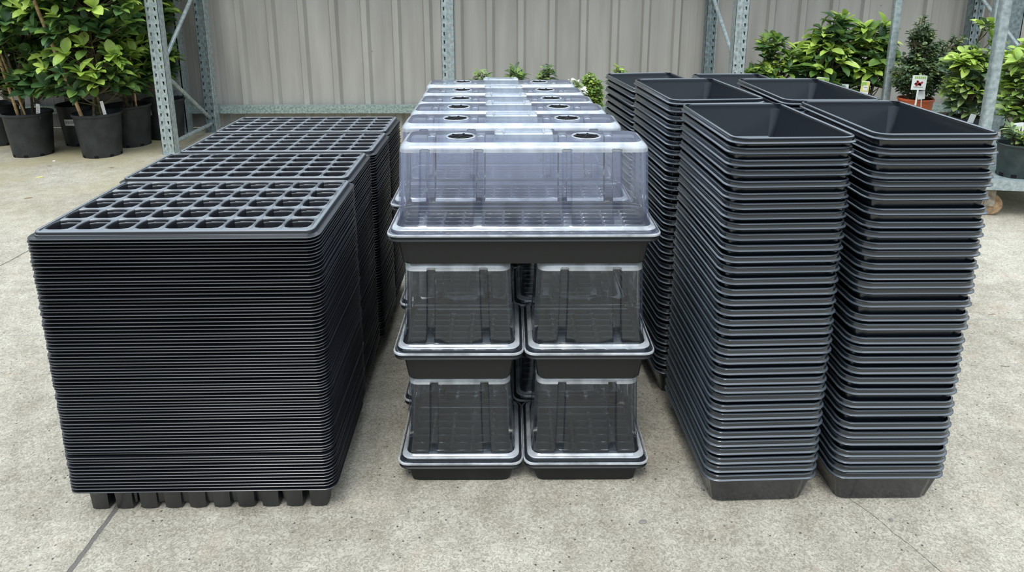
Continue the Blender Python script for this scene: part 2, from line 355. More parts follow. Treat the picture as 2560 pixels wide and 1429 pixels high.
for si, (y, zt, x, rz, n, words, fx, fy) in enumerate(STK):
    z0 = .0750; rr = random.Random(20 + si); w = [1 + rr.uniform(-.18, .18) for _ in range(n - 1)]
    tot = sum(w); z = z0
    for k in range(n):          # k = 0 is the bottom tray
        me = ME10 if k == 0 else ME9
        cx, cy = x + CW * fx / 2 + rr.uniform(-.0012, .0012), y + CD * fy / 2 + rr.uniform(-.001, .001)
        if k % 13 == 6: cx += rr.choice((-1, 1)) * .0018
        fr = n - k
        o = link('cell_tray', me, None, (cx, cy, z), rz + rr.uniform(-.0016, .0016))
        o.scale = (fx, fy, 1)
        if k == 0 and si == 0: o.scale = (fx, 1.12, 1); o.location.y = y + CD * 1.12 / 2
        if 0 < k < n - 1: o.rotation_euler = (rr.uniform(-.0010, .0010), rr.uniform(-.0009, .0009), o.rotation_euler[2])
        lab = ('black cell tray with its open square cells showing, topmost of the ' + words) if fr == 1 else \
              ('black cell tray standing on the ground, bottom of the ' + words) if k == 0 else \
              ('black cell tray rim, ' + nth(fr) + ' from the top of the ' + words)
        tag(o, lab, 'seed tray', 'nested black cell trays in four stacks')
        if k < n - 1: z += w[k] / tot * (zt - z0)

# ------------------------------------------------------------------ deep trays on the right
def deep_tray_mb(W, D, H, r=.030, band=.0108, taper=.020, thick=.0012, n=4, mb=None, z0=0, wall=.0090, yf=1., ri=.22):
    """origin at the rim height; H = full height"""
    mb = mb or MB(); hx, hy = W / 2, D / 2
    seq = [(taper + .006 + thick, -H + .002, ri * .8), (taper + .002 + thick, -H + .006, ri * .9), (wall + .0012, -band - .004, ri), (.0085, -.006, ri + .1), (.0074, -.0016, ri + .25), (.0055, -.0003, .75), (.0036, 0, .85),
           (.0020, -.0005, .95), (.0010, -.0014, .96), (.0006, -.0026, .97), (.0006, -band + .0024, .98), (.0000, -band + .0019, .99), (-.0014, -band + .0012, 1), (-.0023, -band + .0002, 1), (-.0025, -band - .0009, 1), (-.0014, -band - .0018, 1), (.0020, -band - .0022, .95),
           (wall - .0006, -band - .0018, .85), (wall, -band - .005, .84), (taper + .001, -H + .004, .7), (taper + .005, -H, .6)]
    def yi(i): return i if i < .009 else .009 + (i - .009) * yf
    mb.rings([rrect(hx - i, hy - yi(i), r * f, z0 + z, n) for i, z, f in seq], 0, True, True)
    return mb
RW, RD, RH = .236, .364, .0800
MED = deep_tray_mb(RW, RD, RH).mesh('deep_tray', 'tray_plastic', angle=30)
RST = [  # x, y of the near left corner, rz, rim height of the top tray, count, words
    (.4030, 1.2390, .0315, .7925, 35, 'nearest stack beside the clear domes'),
    (.6680, 1.2450, .0040, .7975, 33, 'nearest stack on the outer right'),
    (.3830, 1.6420, .0850, .7930, 35, 'middle stack beside the domes'),
    (.6480, 1.6300, .0150, .7950, 33, 'middle stack on the outer right'),
    (.3680, 2.0450, .1200, .7560, 29, 'rearmost stack beside the domes'),
    (.6200, 2.0300, .0150, .7560, 29, 'rearmost stack on the outer right')]
for si, (x, y, rz, zt, n, words) in enumerate(RST):
    rr = random.Random(50 + si); amp = (.12, .42, .12, .3, .15, .2)[si]
    w = [1 + rr.uniform(-amp, amp) for _ in range(n - 1)]; tot = sum(w); z = RH
    for k in range(n):
        a = rz + rr.uniform(-.003, .003); lx, ly = RW / 2, RD / 2
        cx = x + lx * math.cos(rz) - ly * math.sin(rz) + rr.uniform(-.0012, .0012); cy = y + lx * math.sin(rz) + ly * math.cos(rz) + rr.uniform(-.001, .001)
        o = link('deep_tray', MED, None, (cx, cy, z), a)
        if 0 < k < n - 1: o.rotation_euler = (rr.uniform(-.0015, .0015), rr.uniform(-.0015, .0015), a)
        fr = n - k
        lab = ('empty black deep tray, open and topmost of the ' + words) if fr == 1 else \
              ('black deep tray standing on the concrete, bottom of the ' + words) if k == 0 else \
              ('black deep tray, ' + nth(fr) + ' from the top of the ' + words)
        tag(o, lab, 'tray', 'nested black deep trays in six stacks')
        if k < n - 1: z += w[k] / tot * (zt - RH)

# ------------------------------------------------------------------ propagators
def dome_mesh(name, W, D, h, ribx, riby, mats, vents=None):
    mb = MB(); hx, hy = W / 2, D / 2
    # 0 = sheet, 1 = milky bent edge, its white also standing in for highlights
    n = 4
    fl = [(-.001, -.002), (-.001, .0012), (.0015, .0024), (.0060, .0026), (.0075, .0085), (.0090, .0100), (.0130, .0104)]
    R0 = .022
    mb.rings([rrect(hx - i, hy - i, R0, z, n) for i, z in fl], [1, 1, 0, 0, 1, 1])
    # ribbed body: explicit perimeter
    def side_samples(L, ribs):
        s = [-L, L]
        for c in ribs: s += [c - .0108, c - .0080, c, c + .0080, c + .0108]
        k = max(2, int(2 * L / .04))
        for i in range(1, k):
            t = -L + 2 * L * i / k
            if all(abs(t - c) > .018 for c in ribs): s.append(t)
        return sorted(s)
    r = .020
    sx = side_samples(1.0 * (hx - .013 - r), ribx); sy = side_samples(hy - .013 - r, riby)
    def ring(ins, z, dep, wd=.0090):
        A, B = hx - ins, hy - ins
        fx, fy = (A - r) / (hx - .013 - r), (B - r) / (hy - .013 - r); out = []
        def g(s, ribs):
            d = min([abs(s - c) for c in ribs] or [9]); return dep if d < wd else 0
        for s in sx[:-1]: out.append((s * fx, -B + g(s, ribx), z))          # front, left to right
        for k in range(n): a = -PI / 2 + k / n * PI / 2; out.append((A - r + r * math.cos(a), -B + r + r * math.sin(a), z))
        for s in sy[:-1]: out.append((A - g(s, riby), s * fy, z))
        for k in range(n): a = k / n * PI / 2; out.append((A - r + r * math.cos(a), B - r + r * math.sin(a), z))
        for s in sx[::-1][:-1]: out.append((s * fx, B - g(s, ribx), z))
        for k in range(n): a = PI / 2 + k / n * PI / 2; out.append((-A + r + r * math.cos(a), B - r + r * math.sin(a), z))
        for s in sy[::-1][:-1]: out.append((-A + g(s, riby), s * fy, z))
        for k in range(n): a = PI + k / n * PI / 2; out.append((-A + r + r * math.cos(a), -B + r + r * math.sin(a), z))
        return out
    lv = [(.013, .0104, 0), (.0170, .0135, .0), (.0185, .0180, .0012), (.0210, .040, .009), (.0235, h * .45, .009), (.0262, h - .026, .009), (.0266, h - .018, .0080), (.0270, h - .0135, .0070), (.0273, h - .0115, .0045, .004),
          (.0276, h - .0105, 0), (.0290, h - .0075, 0), (.0330, h - .003, 0), (.0390, h, 0)]
    mb.rings([ring(*l) for l in lv], [1, 0, 0, 0, 0, 0, 1, 1, 1, 1, 1, 1])
    # top sheet
    A, B = hx - .039, hy - .039; top = ring(.039, h, 0)
    o = len(mb.v); mb.v += top; mb.f.append(tuple(range(o, o + len(top)))); mb.m.append(0)
    return mb.mesh(name, mats)

def insert_mesh(W, D, nx, ny):
    mb = MB(); hx, hy = W / 2, D / 2
    mb.rings([rrect(hx, hy, .012, -.006, 4), rrect(hx - .001, hy - .001, .012, 0, 4), rrect(hx - .003, hy - .003, .004, 0, 4), rrect(hx - .004, hy - .004, .0006, -.0015, 4)])
    cell_grid(mb, -hx + .004, hx - .004, -hy + .004, hy - .004, nx, ny, 0, .030, hole=.84, rnd=.55, bot=.7, dip=.002)
    return mb.mesh('cell_insert', 'insert_plastic')

def propagator(label, W, D, hb, hd, ribx, riby, nx, ny, mats, top, loc):
    t = thing('propagator', label, 'propagator', loc, 0, 'clear-lidded propagators in the middle stack')
    b = link('base_tray', deep_tray_mb(W - .006, D - .006, hb, r=.024, band=.0080, taper=.0225, wall=.0170, yf=.35).mesh('base_tray', 'base_plastic', angle=30), t, (0, 0, hb - .001))
    i = link('cell_insert', insert_mesh(W - .036, D - .036, nx, ny), t, (0, 0, hb + .001))
    d = link('lid', dome_mesh('lid', W, D, hd, ribx, riby, mats), t, (0, 0, hb + .0022))
    if top:
        for sx in (-1, 1):
            mb = MB(); mb.lathe([(.0300, 0), (.0305, .0022), (.0290, .0034), (.0270, .0030), (.0262, .0010)], 32, mi=0)
            v = link('vent', mb.mesh('vent', 'clear_edge'), d, (sx * .128, -.006, hd))
            mb = MB(); mb.lathe([(.0262, .0012), (.0200, .0020), (.006, .0024)], 32, cap1=True)
            for q in range(3):
                a = .3 + q * PI / 3; mb.box(-.024, .024, -.0016, .0016, 0.0015, .0034, rz=a, c=(0, 0))
            # louvre disc sits under the collar; joined with the collar's mount
            e = link('vent_louvre', mb.mesh('vent_louvre', 'dark_vent'), d, (sx * .128, -.006, hd))
        mb = MB()
        mb.rings([rrect(.060, .027, .006, -.0005, 3), rrect(.0585, .0255, .006, .012, 3), rrect(.056, .023, .005, .014, 3), rrect(.041, .019, .003, .014, 3), rrect(.040, .018, .003, .010, 3)], [0, 1, 1, 0], False, True)
        for sx in (-1, 1):
            mb.box(sx * .048 - .0045, sx * .048 + .0045, -.016, -.002, .0135, .017, 1); mb.box(sx * .048 - .0045, sx * .048 + .0045, .003, .017, .0135, .017, 1)
            mb.box(sx * .040 - .0012, sx * .040 + .0012, -.024, .024, .013, .0162, 1)
        link('hand_grip', mb.mesh('hand_grip', ['clear_block', 'clear_edge']), d, (0, -.012, hd))
    return t

PW = .274
LOWD = .232
proto1 = propagator('x', PW - .003, LOWD, .0520, .1950, (-.062, .062), (-.06, .06), 5, 7, ['clear_shaded', 'clear_edge'], False, (0, 0, 0))
proto2 = propagator('x', PW - .003, LOWD, .0640, .1920, (-.062, .062), (-.06, .06), 5, 7, ['clear_shaded', 'clear_edge'], False, (0, 0, 0))
proto3 = propagator('x', PW * 2, .187, .0625, .1815, (-.207, -.095, .090, .194), (-.045, .045), 12, 6, ['clear', 'clear_edge'], True, (0, 0, 0))
zs = [1, .985, .965, .955, .95]; rowx = [0, -.022, -.030, -.038, -.045]
ROWW = ['front', 'second', 'third', 'fourth', 'rear']
used = set()
def put(proto, loc, scale, label):
    if proto.name not in used:
        used.add(proto.name); proto.location = loc; proto.scale = scale; o = proto
    else: o = copy_tree(proto, loc, (0, 0, 0), scale)
    o['label'] = label; return o
MX = -.2465
for j in range(5):
    for i in range(2):
        cx = MX + PW * (i + .5) + rowx[j]; cy = 1.312 + LOWD / 2 + j * .236; s = zs[j]; side = ('left', 'right')[i]
        put(proto1, (cx, cy, 0), (1, 1, s), 'black tray under a clear lid, bottom layer, ' + ROWW[j] + ' row, ' + side + ' of its pair')
        put(proto2, (cx + .001, cy - .001, .2515 * s), (1, 1, s), 'black tray under a clear lid, second layer, ' + ROWW[j] + ' row, ' + side + ' of its pair')
TX = [0, -.024, -.031, -.039, -.047, -.058]; TZ = [0, .0, -.0075, -.0175, -.0230, -.0255]
TW = ['nearest of the six wide lids, seed cells showing inside', 'second wide lid back from the front', 'third wide lid back from the front',
      'fourth wide lid back from the front', 'fifth wide lid, just before the last', 'last wide lid, nearest the wall']
for k in range(6):
    put(proto3, (MX + PW + TX[k], 1.312 + .094 + .190 * k, .5125 + TZ[k]), (1, 1, 1), 'wide propagator with clear vented lid, ' + TW[k])

# ------------------------------------------------------------------ setting
mb = MB(); mb.box(-9, 9, -6, 5.6, -.12, 0)
tag(link('floor', mb.mesh('floor', 'concrete', smooth=False)), 'pale weathered concrete slab with joints and cracks', kind='structure')
# ribbed sheet wall
WY = 5.12; prof = []; x = -1.963 - .2235 * 30
while x < 8.5:
    prof += [(x, 0), (x + .012, -.028), (x + .050, -.028), (x + .070, 0), (x + .112, 0), (x + .120, -.0012), (x + .128, 0), (x + .165, 0), (x + .173, -.0012), (x + .181, 0)]
    x += .2235
mb = MB(); mb.rings([[(px, WY + py, z) for px, py in prof] for z in (0.004, 1.8)], closed=False)
mb.rings([[(px, WY + py + .002, z) for px, py in prof] for z in (1.8, 0.004)], closed=False)
tag(link('wall_back', mb.mesh('wall_back', 'wall_sheet', smooth=False)), 'grey-beige ribbed steel sheet wall', kind='structure')
mb = MB(); mb.box(-8, 8, 5.03, 5.088, .122, .178)
tag(link('trim_1', mb.mesh('trim_1', 'galvanised_spangle', smooth=False)), 'galvanised rail along the foot of the sheet wall', kind='structure')
mb = MB(); mb.box(-8, 8, 4.62, 5.3, 1.80, 1.84)  # out-of-view canopy, set low to darken the top of the wall
tag(link('shade_canopy', mb.mesh('shade_canopy', 'canopy_sheet', smooth=False)), 'unseen canopy added to shade the wall top', kind='structure')
def channel(mb, x, y, w, d, z0, z1, t=.006):
    mb.box(x, x + w, y, y + t, z0, z1); mb.box(x, x + t, y, y + d, z0, z1); mb.box(x + w - t, x + w, y, y + d, z0, z1)
for nm, x, w, lab, m in (('trim_2', -2.385, .078, 'galvanised column against the wall behind the left rack', 'galvanised'), ('trim_3', 3.44, .11, 'dark galvanised column against the wall at the right edge', 'galvanised_dark')):
    mb = MB(); channel(mb, x, 4.93, w, .10, 0, 1.79); mb.box(x - .02, x + w + .02, 4.91, 5.05, 0, .006)
    tag(link(nm, mb.mesh(nm, m, smooth=False)), lab, kind='structure')

# ------------------------------------------------------------------ rack frames
def upright(mb, w=.078, d=.07, z1=1.78, pitch=.0495):
    """open C post facing -y with two columns of teardrop slots in its face"""
    h = w / 2; hw = .0075; cxs = (-.017, .017); z = .0
    mb.box(-h - .012, h + .012, -.012, d + .012, 0, .005)
    mb.box(-h, -h + .002, 0, d, .005, z1); mb.box(h - .002, h, 0, d, .005, z1)
    mb.box(-h, -h + .016, d - .002, d, .005, z1); mb.box(h - .016, h, d - .002, d, .005, z1)
    mb.box(-h, -.0035, 0, .002, .005, .03); mb.box(.0035, h, 0, .002, .005, .03)
    mb.box(-.0035, .0035, .002, .004, .005, z1)       # shallow centre crease
    z = .03
    T = .002
    while z + pitch < z1:
        a, b = z + .013, z + .034
        for s in (-1, 1):
            lo, hi = sorted((s * .0035, s * h))
            mb.box(lo, hi, 0, T, z, a); mb.box(lo, hi, 0, T, b, z + pitch)
            c = s * .019; wt, wb = .0066, .0032; sh = s * .0018
            # strips either side of a tapered slot
            for (u0, u1, v0, v1) in ((lo, lo, c - wb + sh, c - wt), (c + wb + sh, c + wt, hi, hi)):
                vs = [(u0, 0, a), (v0, 0, a), (v1, 0, b), (u1, 0, b), (u0, T, a), (v0, T, a), (v1, T, b), (u1, T, b)]
                mb.add(vs, [(0, 1, 2, 3), (7, 6, 5, 4), (0, 4, 5, 1), (1, 5, 6, 2), (2, 6, 7, 3), (3, 7, 4, 0)])
        z += pitch
def rack(label, x, yf, yb, braces, front=True, back=True, rot=0, backmat='galvanised_dark', frontmat='galvanised'):
    t = thing('rack_frame', label, 'rack', (x, yf, 0), rot, 'galvanised rack end frames')
    if front:
        mb = MB(); upright(mb); p = part('upright', mb, frontmat, t, smooth=False)
    if back:
        mb = MB(); upright(mb, w=.066); o = part('upright', mb, backmat, t, smooth=False); o.location = (0, yb - yf, 0)
        mb = MB(); mb.box(.033, .041, 0, .07, 0, 1.78); e = link('side_flange', mb.mesh('side_flange', 'galvanised', smooth=False), o)
    L = yb - yf
    for (za, zb) in braces:
        mb = MB(); mb.tube([(.0, .06, za), (.0, L + .01, zb)], .013, 10); part('brace', mb, 'galvanised_dark' if False else 'galvanised', t)
    return t
rack('perforated galvanised rack frame with crossed braces beside the left pot plants', -2.145, 4.3, 4.95, [(.06, .06), (.50, .10), (.56, 1.02), (1.5, 1.06)])
rack('perforated galvanised rack post standing behind the clear lids', -.375, 4.3, 4.95, [(1.8, 2.2)], back=False)
rack('perforated galvanised rack frame behind the outer right trays, left of the potted shrubs', 1.400, 4.3, 4.95, [(.06, .06), (.55, .95), (.5, .10), (1.5, 1.0)])
rack('dark perforated rack frame at the far right, behind the trolley', 3.24, 4.3, 4.95, [(.55, .95), (.5, .1)], front=True)

# ------------------------------------------------------------------ trolley on the right
T = thing('plant_trolley', 'galvanised plant trolley with castors at the right edge', 'trolley', (2.115, 3.06, 0), -.15)
mb = MB(); mb.box(0, .60, 0, .03, .137, .184); mb.box(0, .60, 1.32, 1.35, .137, .184); mb.box(0, .03, .03, 1.32, .137, .184); mb.box(.57, .60, .03, 1.32, .137, .184)
mb.box(.03, .57, .03, 1.32, .160, .172)
part('platform', mb, 'galvanised', T, smooth=False)
for px, py in ((.004, .03), (.004, 1.24), (.556, .03), (.556, 1.24)):
    mb = MB(); s = .042
    mb.rings([rrect(s / 2, s / 2, .008, z, 3) for z in (.172, 1.75)], 0, True, True)
    link('post', mb.mesh('post', 'galvanised'), T, (px + s / 2, py + s / 2, 0))
for px, py in ((.105, .07), (.105, 1.24), (.54, .07), (.54, 1.24)):
    c = link('castor', None, T, (px, py, 0))
    mb = MB(); mb.box(-.04, .04, -.04, .04, .130, .137); mb.box(-.021, -.018, -.018, .022, .045, .131); mb.box(.018, .021, -.018, .022, .045, .131); mb.box(-.021, .021, -.018, .022, .124, .130)
    mb.tube([(-.024, 0, .052), (.024, 0, .052)], .007, 8)
    link('fork', mb.mesh('fork', 'rusty_steel', smooth=False), c)
    mb = MB(); n = 28
    mb.rings([[(xx, rr_ * math.cos(2 * PI * k / n), .052 + rr_ * math.sin(2 * PI * k / n)) for k in range(n)] for xx, rr_ in ((-.015, .02), (-.016, .046), (-.012, .052), (.012, .052), (.016, .046), (.015, .02))], 0, True, True)
    link('wheel', mb.mesh('wheel', 'wheel_rubber'), c)
    c.rotation_euler = (0, 0, PI / 2 - .3)

# ------------------------------------------------------------------ plants
def leaf(mb, base, d, up, L, W, mi, curl=.25):
    d = d.normalized(); s = d.cross(up)
    if s.length < 1e-3: s = d.cross(Vector((1, 0, 0)))
    s.normalize(); nrm = s.cross(d).normalized()
    pts = []
    for t, w in ((0, .05), (.2, .55), (.45, .96), (.72, .92), (.9, .5), (1, .03)):
        c = base + d * (L * t) - nrm * (curl * L * t * t)
        f = nrm * (W * .20 * w)
        pts.append((c + s * (W / 2 * w) + f, c, c - s * (W / 2 * w) + f))
    vs = [p for q in pts for p in q]; fs = []
    for k in range(5):
        a = k * 3; fs += [(a, a + 1, a + 4, a + 3), (a + 1, a + 2, a + 5, a + 4)]
    mb.add(vs, fs, mi)

def potmesh(r, h, square=False, n=36):
    mb = MB(); rb = r * .80
    seq = [(rb * .93, h * .12), (r * .90, h * .90), (r * .94, h * .985), (r * .99, h), (r * 1.02, h * .985), (r * 1.02, h * .945), (r * .965, h * .935), (r * .955, h * .90), (rb, .010), (rb * .985, 0)]
    if square: mb.rings([rrect(q, q, q * .12, z, 3) for q, z in seq], 0, True, True)
    else: mb.lathe(seq, n, cap0=True, cap1=True)
    return mb
def drain(mb, r, h, n=8):
    for k in range(n):
        a = 2 * PI * k / n + .2; rb = r * .80
        mb.box(rb * .97, rb * 1.012, -.011, .011, .002, .017, 1, rz=a, c=(0, 0))

def plant(name, label, x, y, z, pr, ph, crown, nshoot, L, W, mats, seed, stems=3, stake=None, tags=(), potmat='pot_plastic', square=False, group='potted shrubs along the wall', whorl=(6, 9), young=.3, twiggy=False, cat='potted plant', sticker=None, alt=1.0, flat=.5, tilt0=.75):
    """crown = list of (cx, cy, cz, rx, ry, rz) ellipsoids relative to the pot"""
    rr = random.Random(seed)
    t = thing(name, label, cat, (x, y, z), 0, group)
    mb = potmesh(pr, ph, square); drain(mb, pr, ph) if not square else None
    pot = link('pot', mb.mesh('pot', [potmat, 'dark_vent']), t)
    mb = MB(); q = pr * .88
    if square: mb.rings([rrect(q, q, q * .1, ph * .84, 3), rrect(q * .5, q * .5, q * .1, ph * .87, 3)], 0, False, True)
    else: mb.lathe([(q, ph * .84), (q * .6, ph * .865), (q * .2, ph * .88)], 24, cap1=True)
    part('soil', mb, 'soil', t)
    fol = MB(); st = MB()
    tops = [(c[0], c[1], c[2]) for c in crown]
    mains = []
    for k in range(stems):
        c = crown[k % len(crown)]
        a = rr.uniform(0, 2 * PI); b = Vector((pr * .22 * math.cos(a), pr * .22 * math.sin(a), ph * .85))
        e = Vector((c[0] + rr.uniform(-.3, .3) * c[3], c[1] + rr.uniform(-.3, .3) * c[4], c[2] + c[5] * .7))
        m1 = b.lerp(e, .33) + Vector((rr.uniform(-.02, .02), rr.uniform(-.02, .02), 0)); m2 = b.lerp(e, .66) + Vector((rr.uniform(-.03, .03), rr.uniform(-.03, .03), 0))
        pts = [b, m1, m2, e]; mains.append(pts); st.tube(pts, [.008, .007, .005, .002], 6)
    def on_main(zz, p):
        best = None
        for pts in mains:
            for i in range(3):
                for u in (0, .5, 1):
                    c = pts[i].lerp(pts[i + 1], u)
                    sc = abs(c.z - zz) + .6 * math.hypot(c.x - p.x, c.y - p.y)
                    if best is None or sc < best[0]: best = (sc, c)
        return best[1]
    for s in range(nshoot):
        c = crown[rr.choices(range(len(crown)), [q[3] * q[4] * q[5] for q in crown])[0]]
        th = rr.uniform(0, 2 * PI); ph_ = math.acos(rr.uniform(-.85, 1)); rad = rr.uniform(.35, 1) ** .55
        p = Vector((c[0] + c[3] * rad * math.sin(ph_) * math.cos(th), c[1] + c[4] * rad * math.sin(ph_) * math.sin(th), c[2] + c[5] * rad * math.cos(ph_)))
        if p.z < ph * .9: p.z = ph * .9 + rr.uniform(0, .05)
        p.y = min(p.y, 4.97 - L * 1.1 - y)
        a = on_main(p.z - .09, p)
        d = (p - a); 
        if d.length < .02: d = Vector((0, 0, .05))
        mid = a.lerp(p, .55) - Vector((0, 0, .012)); st.tube([a, mid, p], [.0035, .0028, .0016], 5, caps=False)
        dn = (d.normalized() + Vector((0, 0, .55))).normalized()
        high = (p.z - (c[2] - c[5])) / (2 * c[5]); outer = rad > .75
        yg = outer and high > .35 and rr.random() < young + .35 * high
        nl = rr.randint(*whorl)
        u0 = dn.cross(Vector((.3, .2, 1))).normalized(); v0 = dn.cross(u0)
        for k in range(nl):
            if twiggy:
                base = mid.lerp(p, k / nl) + dn * rr.uniform(-.004, .004)
            else:
                back = (k // 3) * rr.uniform(.010, .020); base = p - dn * back
            ang = k * 2.4 + rr.uniform(-.3, .3)
            tilt = tilt0 + .35 * (k / nl) + rr.uniform(-.3, .3) if not twiggy else .9
            out = (u0 * math.cos(ang) + v0 * math.sin(ang))
            dd = (dn * math.cos(tilt) + out * math.sin(tilt)); dd.z = dd.z * (1 - flat * .5) - rr.uniform(0, .12)
            sc = rr.uniform(.62, 1.1)
            mi = 2 if (yg and k < nl * .75) else (1 if rr.random() < (.25 + .45 * high) else 0)
            leaf(fol, base, dd, Vector((rr.uniform(-.5, .5), rr.uniform(-.7, .3), 1)), L * sc, W * sc * rr.uniform(.85, 1.1), mi, rr.uniform(.08, .55))
    link('stem', st.mesh('stem', 'bark'), t)
    link('foliage', fol.mesh('foliage', mats, angle=60), t)
    if stake:
        for (a, b, rad) in stake:
            mb = MB(); A, B = Vector(a), Vector(b); pts = []; rads = []; nn = 8
            for k in range(nn + 1):
                pts.append(A.lerp(B, k / nn) + Vector((0, 0, 0))); rads.append(rad * (1.0 if k % 2 == 0 else .9))
            mb.tube(pts, rads, 8); part('stake', mb, 'bamboo', t)
    for tg in tags:
        kind, tx, ty, tz, tw, th_, rx, ry = tg
        c = link('plant_label', None, t, (tx, ty, tz)); c.rotation_euler = (rx, ry, 0)
        mb = MB(); mb.rings([[(px, yy, pz) for px, pz in ((-tw, -th_), (tw, -th_), (tw, th_ * .92), (tw * .8, th_), (-tw * .8, th_), (-tw, th_ * .92))] for yy in (0, .0012)], 0, True, True)
        mb.box(-tw * .12, tw * .12, .0, .001, -th_ - (.045 if group == GL else .09), -th_)
        link('card', mb.mesh('card', 'white_card', smooth=False), c)
        if kind != 'plain':
            mb = MB()
            if kind == 'berry':
                for q in range(12):
                    ax, az = rr.uniform(-.5, .45) * tw, rr.uniform(-.45, .2) * th_
                    mb.add([(ax + .16 * tw * math.cos(2 * PI * k / 8), -.0008, az + .16 * tw * math.sin(2 * PI * k / 8)) for k in range(8)], [tuple(range(8))], 0)
                for q in range(6):
                    ax = -.7 * tw + q * .26 * tw
                    mb.box(ax, ax + .2 * tw, -.0008, -.0004, th_ * .55, th_ * .85, 1)
                mb.box(-.7 * tw, .6 * tw, -.0008, -.0004, -.62 * th_, -.56 * th_, 2)
            elif kind == 'green':
                mb.box(-tw * .98, tw * .98, -.0008, -.0004, -.1 * th_, th_ * .9, 1); mb.box(-.5 * tw, .6 * tw, -.0014, -.001, -.5 * th_, .35 * th_, 3); mb.box(-.4 * tw, .5 * tw, -.002, -.0016, .1 * th_, .16 * th_, 2); mb.box(-.4 * tw, .4 * tw, -.002, -.0016, -.1 * th_, -.05 * th_, 2)
            elif kind == 'yellow':
                mb.box(-tw * .98, tw * .98, -.0008, -.0004, -.45 * th_, th_ * .9, 4); mb.box(-tw * .9, tw * .2, -.0010, -.0008, .3 * th_, th_ * .85, 1); mb.box(-.45 * tw, .6 * tw, -.0014, -.001, -.3 * th_, .4 * th_, 3); mb.box(-.3 * tw, .5 * tw, -.002, -.0016, .1 * th_, .17 * th_, 2); mb.box(-.8 * tw, .5 * tw, -.001, -.0005, -.8 * th_, -.72 * th_, 1)
            elif kind == 'text':
                for q in range(5): mb.box(-.65 * tw, (.2 + .4 * rr.random()) * tw, -.0008, -.0004, (.5 - .25 * q) * th_, (.58 - .25 * q) * th_, 2)
            link('print', mb.mesh('print', ['print_red', 'print_green', 'print_grey', 'white_card', 'print_yellow'], smooth=False), c)
    if sticker:
        ang, zz, sw, sh = sticker
        c = link('sticker', None, t); c.rotation_euler = (0, 0, ang)
        rad = pr * (.80 + .155 * zz / (ph * .9)) + .0012; tp = -math.atan(pr * .155 / (ph * .9))
        mb = MB(); rows = []
        for zq in (-sh, sh): rows.append([((rad + .001 + zq * pr * .155 / (ph * .9)) * math.sin(s * sw / rad), -(rad + .001 + zq * pr * .155 / (ph * .9)) * math.cos(s * sw / rad), zz + zq) for s in (-1, -.5, 0, .5, 1)])
        mb.rings(rows, closed=False); link('paper', mb.mesh('paper', 'white_card', smooth=False), c)
        mb = MB(); s = -.75
        while s < .75:
            wq = rr.choice((.03, .05, .08)); rad2 = rad + .0016
            vs = []
            for zq in (-sh * .35, sh * .55):
                for ss in (s, s + wq): vs.append((rad2 * math.sin(ss * sw / rad), -(rad2 + .001) * math.cos(ss * sw / rad), zz + zq))
            mb.add(vs, [(0, 1, 3, 2)]); s += wq + rr.choice((.04, .06, .09))
        link('barcode', mb.mesh('barcode', 'print_grey', smooth=False), c)
    return t

GL = 'potted leafy shrubs at the left'
LM = ['leaf_dark', 'leaf_mid', 'leaf_young']
def tall(label, x, y, seed, young, stake=None, tags=(), sticker=None, h=1.5, spread=.36, n=340, ox=0):
    plant('potted_shrub', label, x, y, 0, .138, .272, [(ox * .6, 0, .55, spread * .8, spread * .8, .22), (ox, 0, .95, spread, spread * .9, .30), (ox, 0, 1.35, spread * .8, spread * .8, .28)], n, .092, .056, LM, seed, stems=4, stake=stake, tags=tags, sticker=sticker, group=GL, young=young, flat=.1, tilt0=.65)
tall('staked glossy-leaved shrub in a black pot, front row, leftmost whole pot', -3.005, 4.32, 1, .35, stake=[((.0, -.07, .2), (.0, -.34, 1.45), .009), ((.035, -.05, .2), (.0, -.22, .9), .006)], tags=[('text', .110, -.06, .285, .012, .045, 0, .12)])
tall('bright green shrub on a slanting bamboo stake, front row, right-hand pot', -2.560, 4.30, 2, .7, stake=[((-.04, -.07, .2), (-.15, -.36, 1.40), .011)], tags=[('plain', .085, -.07, .30, .010, .052, 0, -.14)])
tall('dark shrub whose barcoded black pot stands between the two front pots', -2.86, 4.62, 3, .25, sticker=(-.02, .165, .034, .021))
tall('green shrub in the black pot just behind the bright green one', -2.515, 4.58, 4, .4, stake=[((.08, -.05, .2), (.12, -.12, 1.2), .007)], spread=.30, ox=-.06)
tall('shrub in a barcoded black pot half hidden by the left rack post', -2.39, 4.80, 5, .35, stake=[((-.03, -.02, .2), (-.05, -.05, 1.0), .007)], sticker=(-.42, .20, .030, .022), spread=.22, n=200, ox=-.10)
tall('dark shrub cut off by the left edge of the photo', -3.42, 4.62, 6, .05)

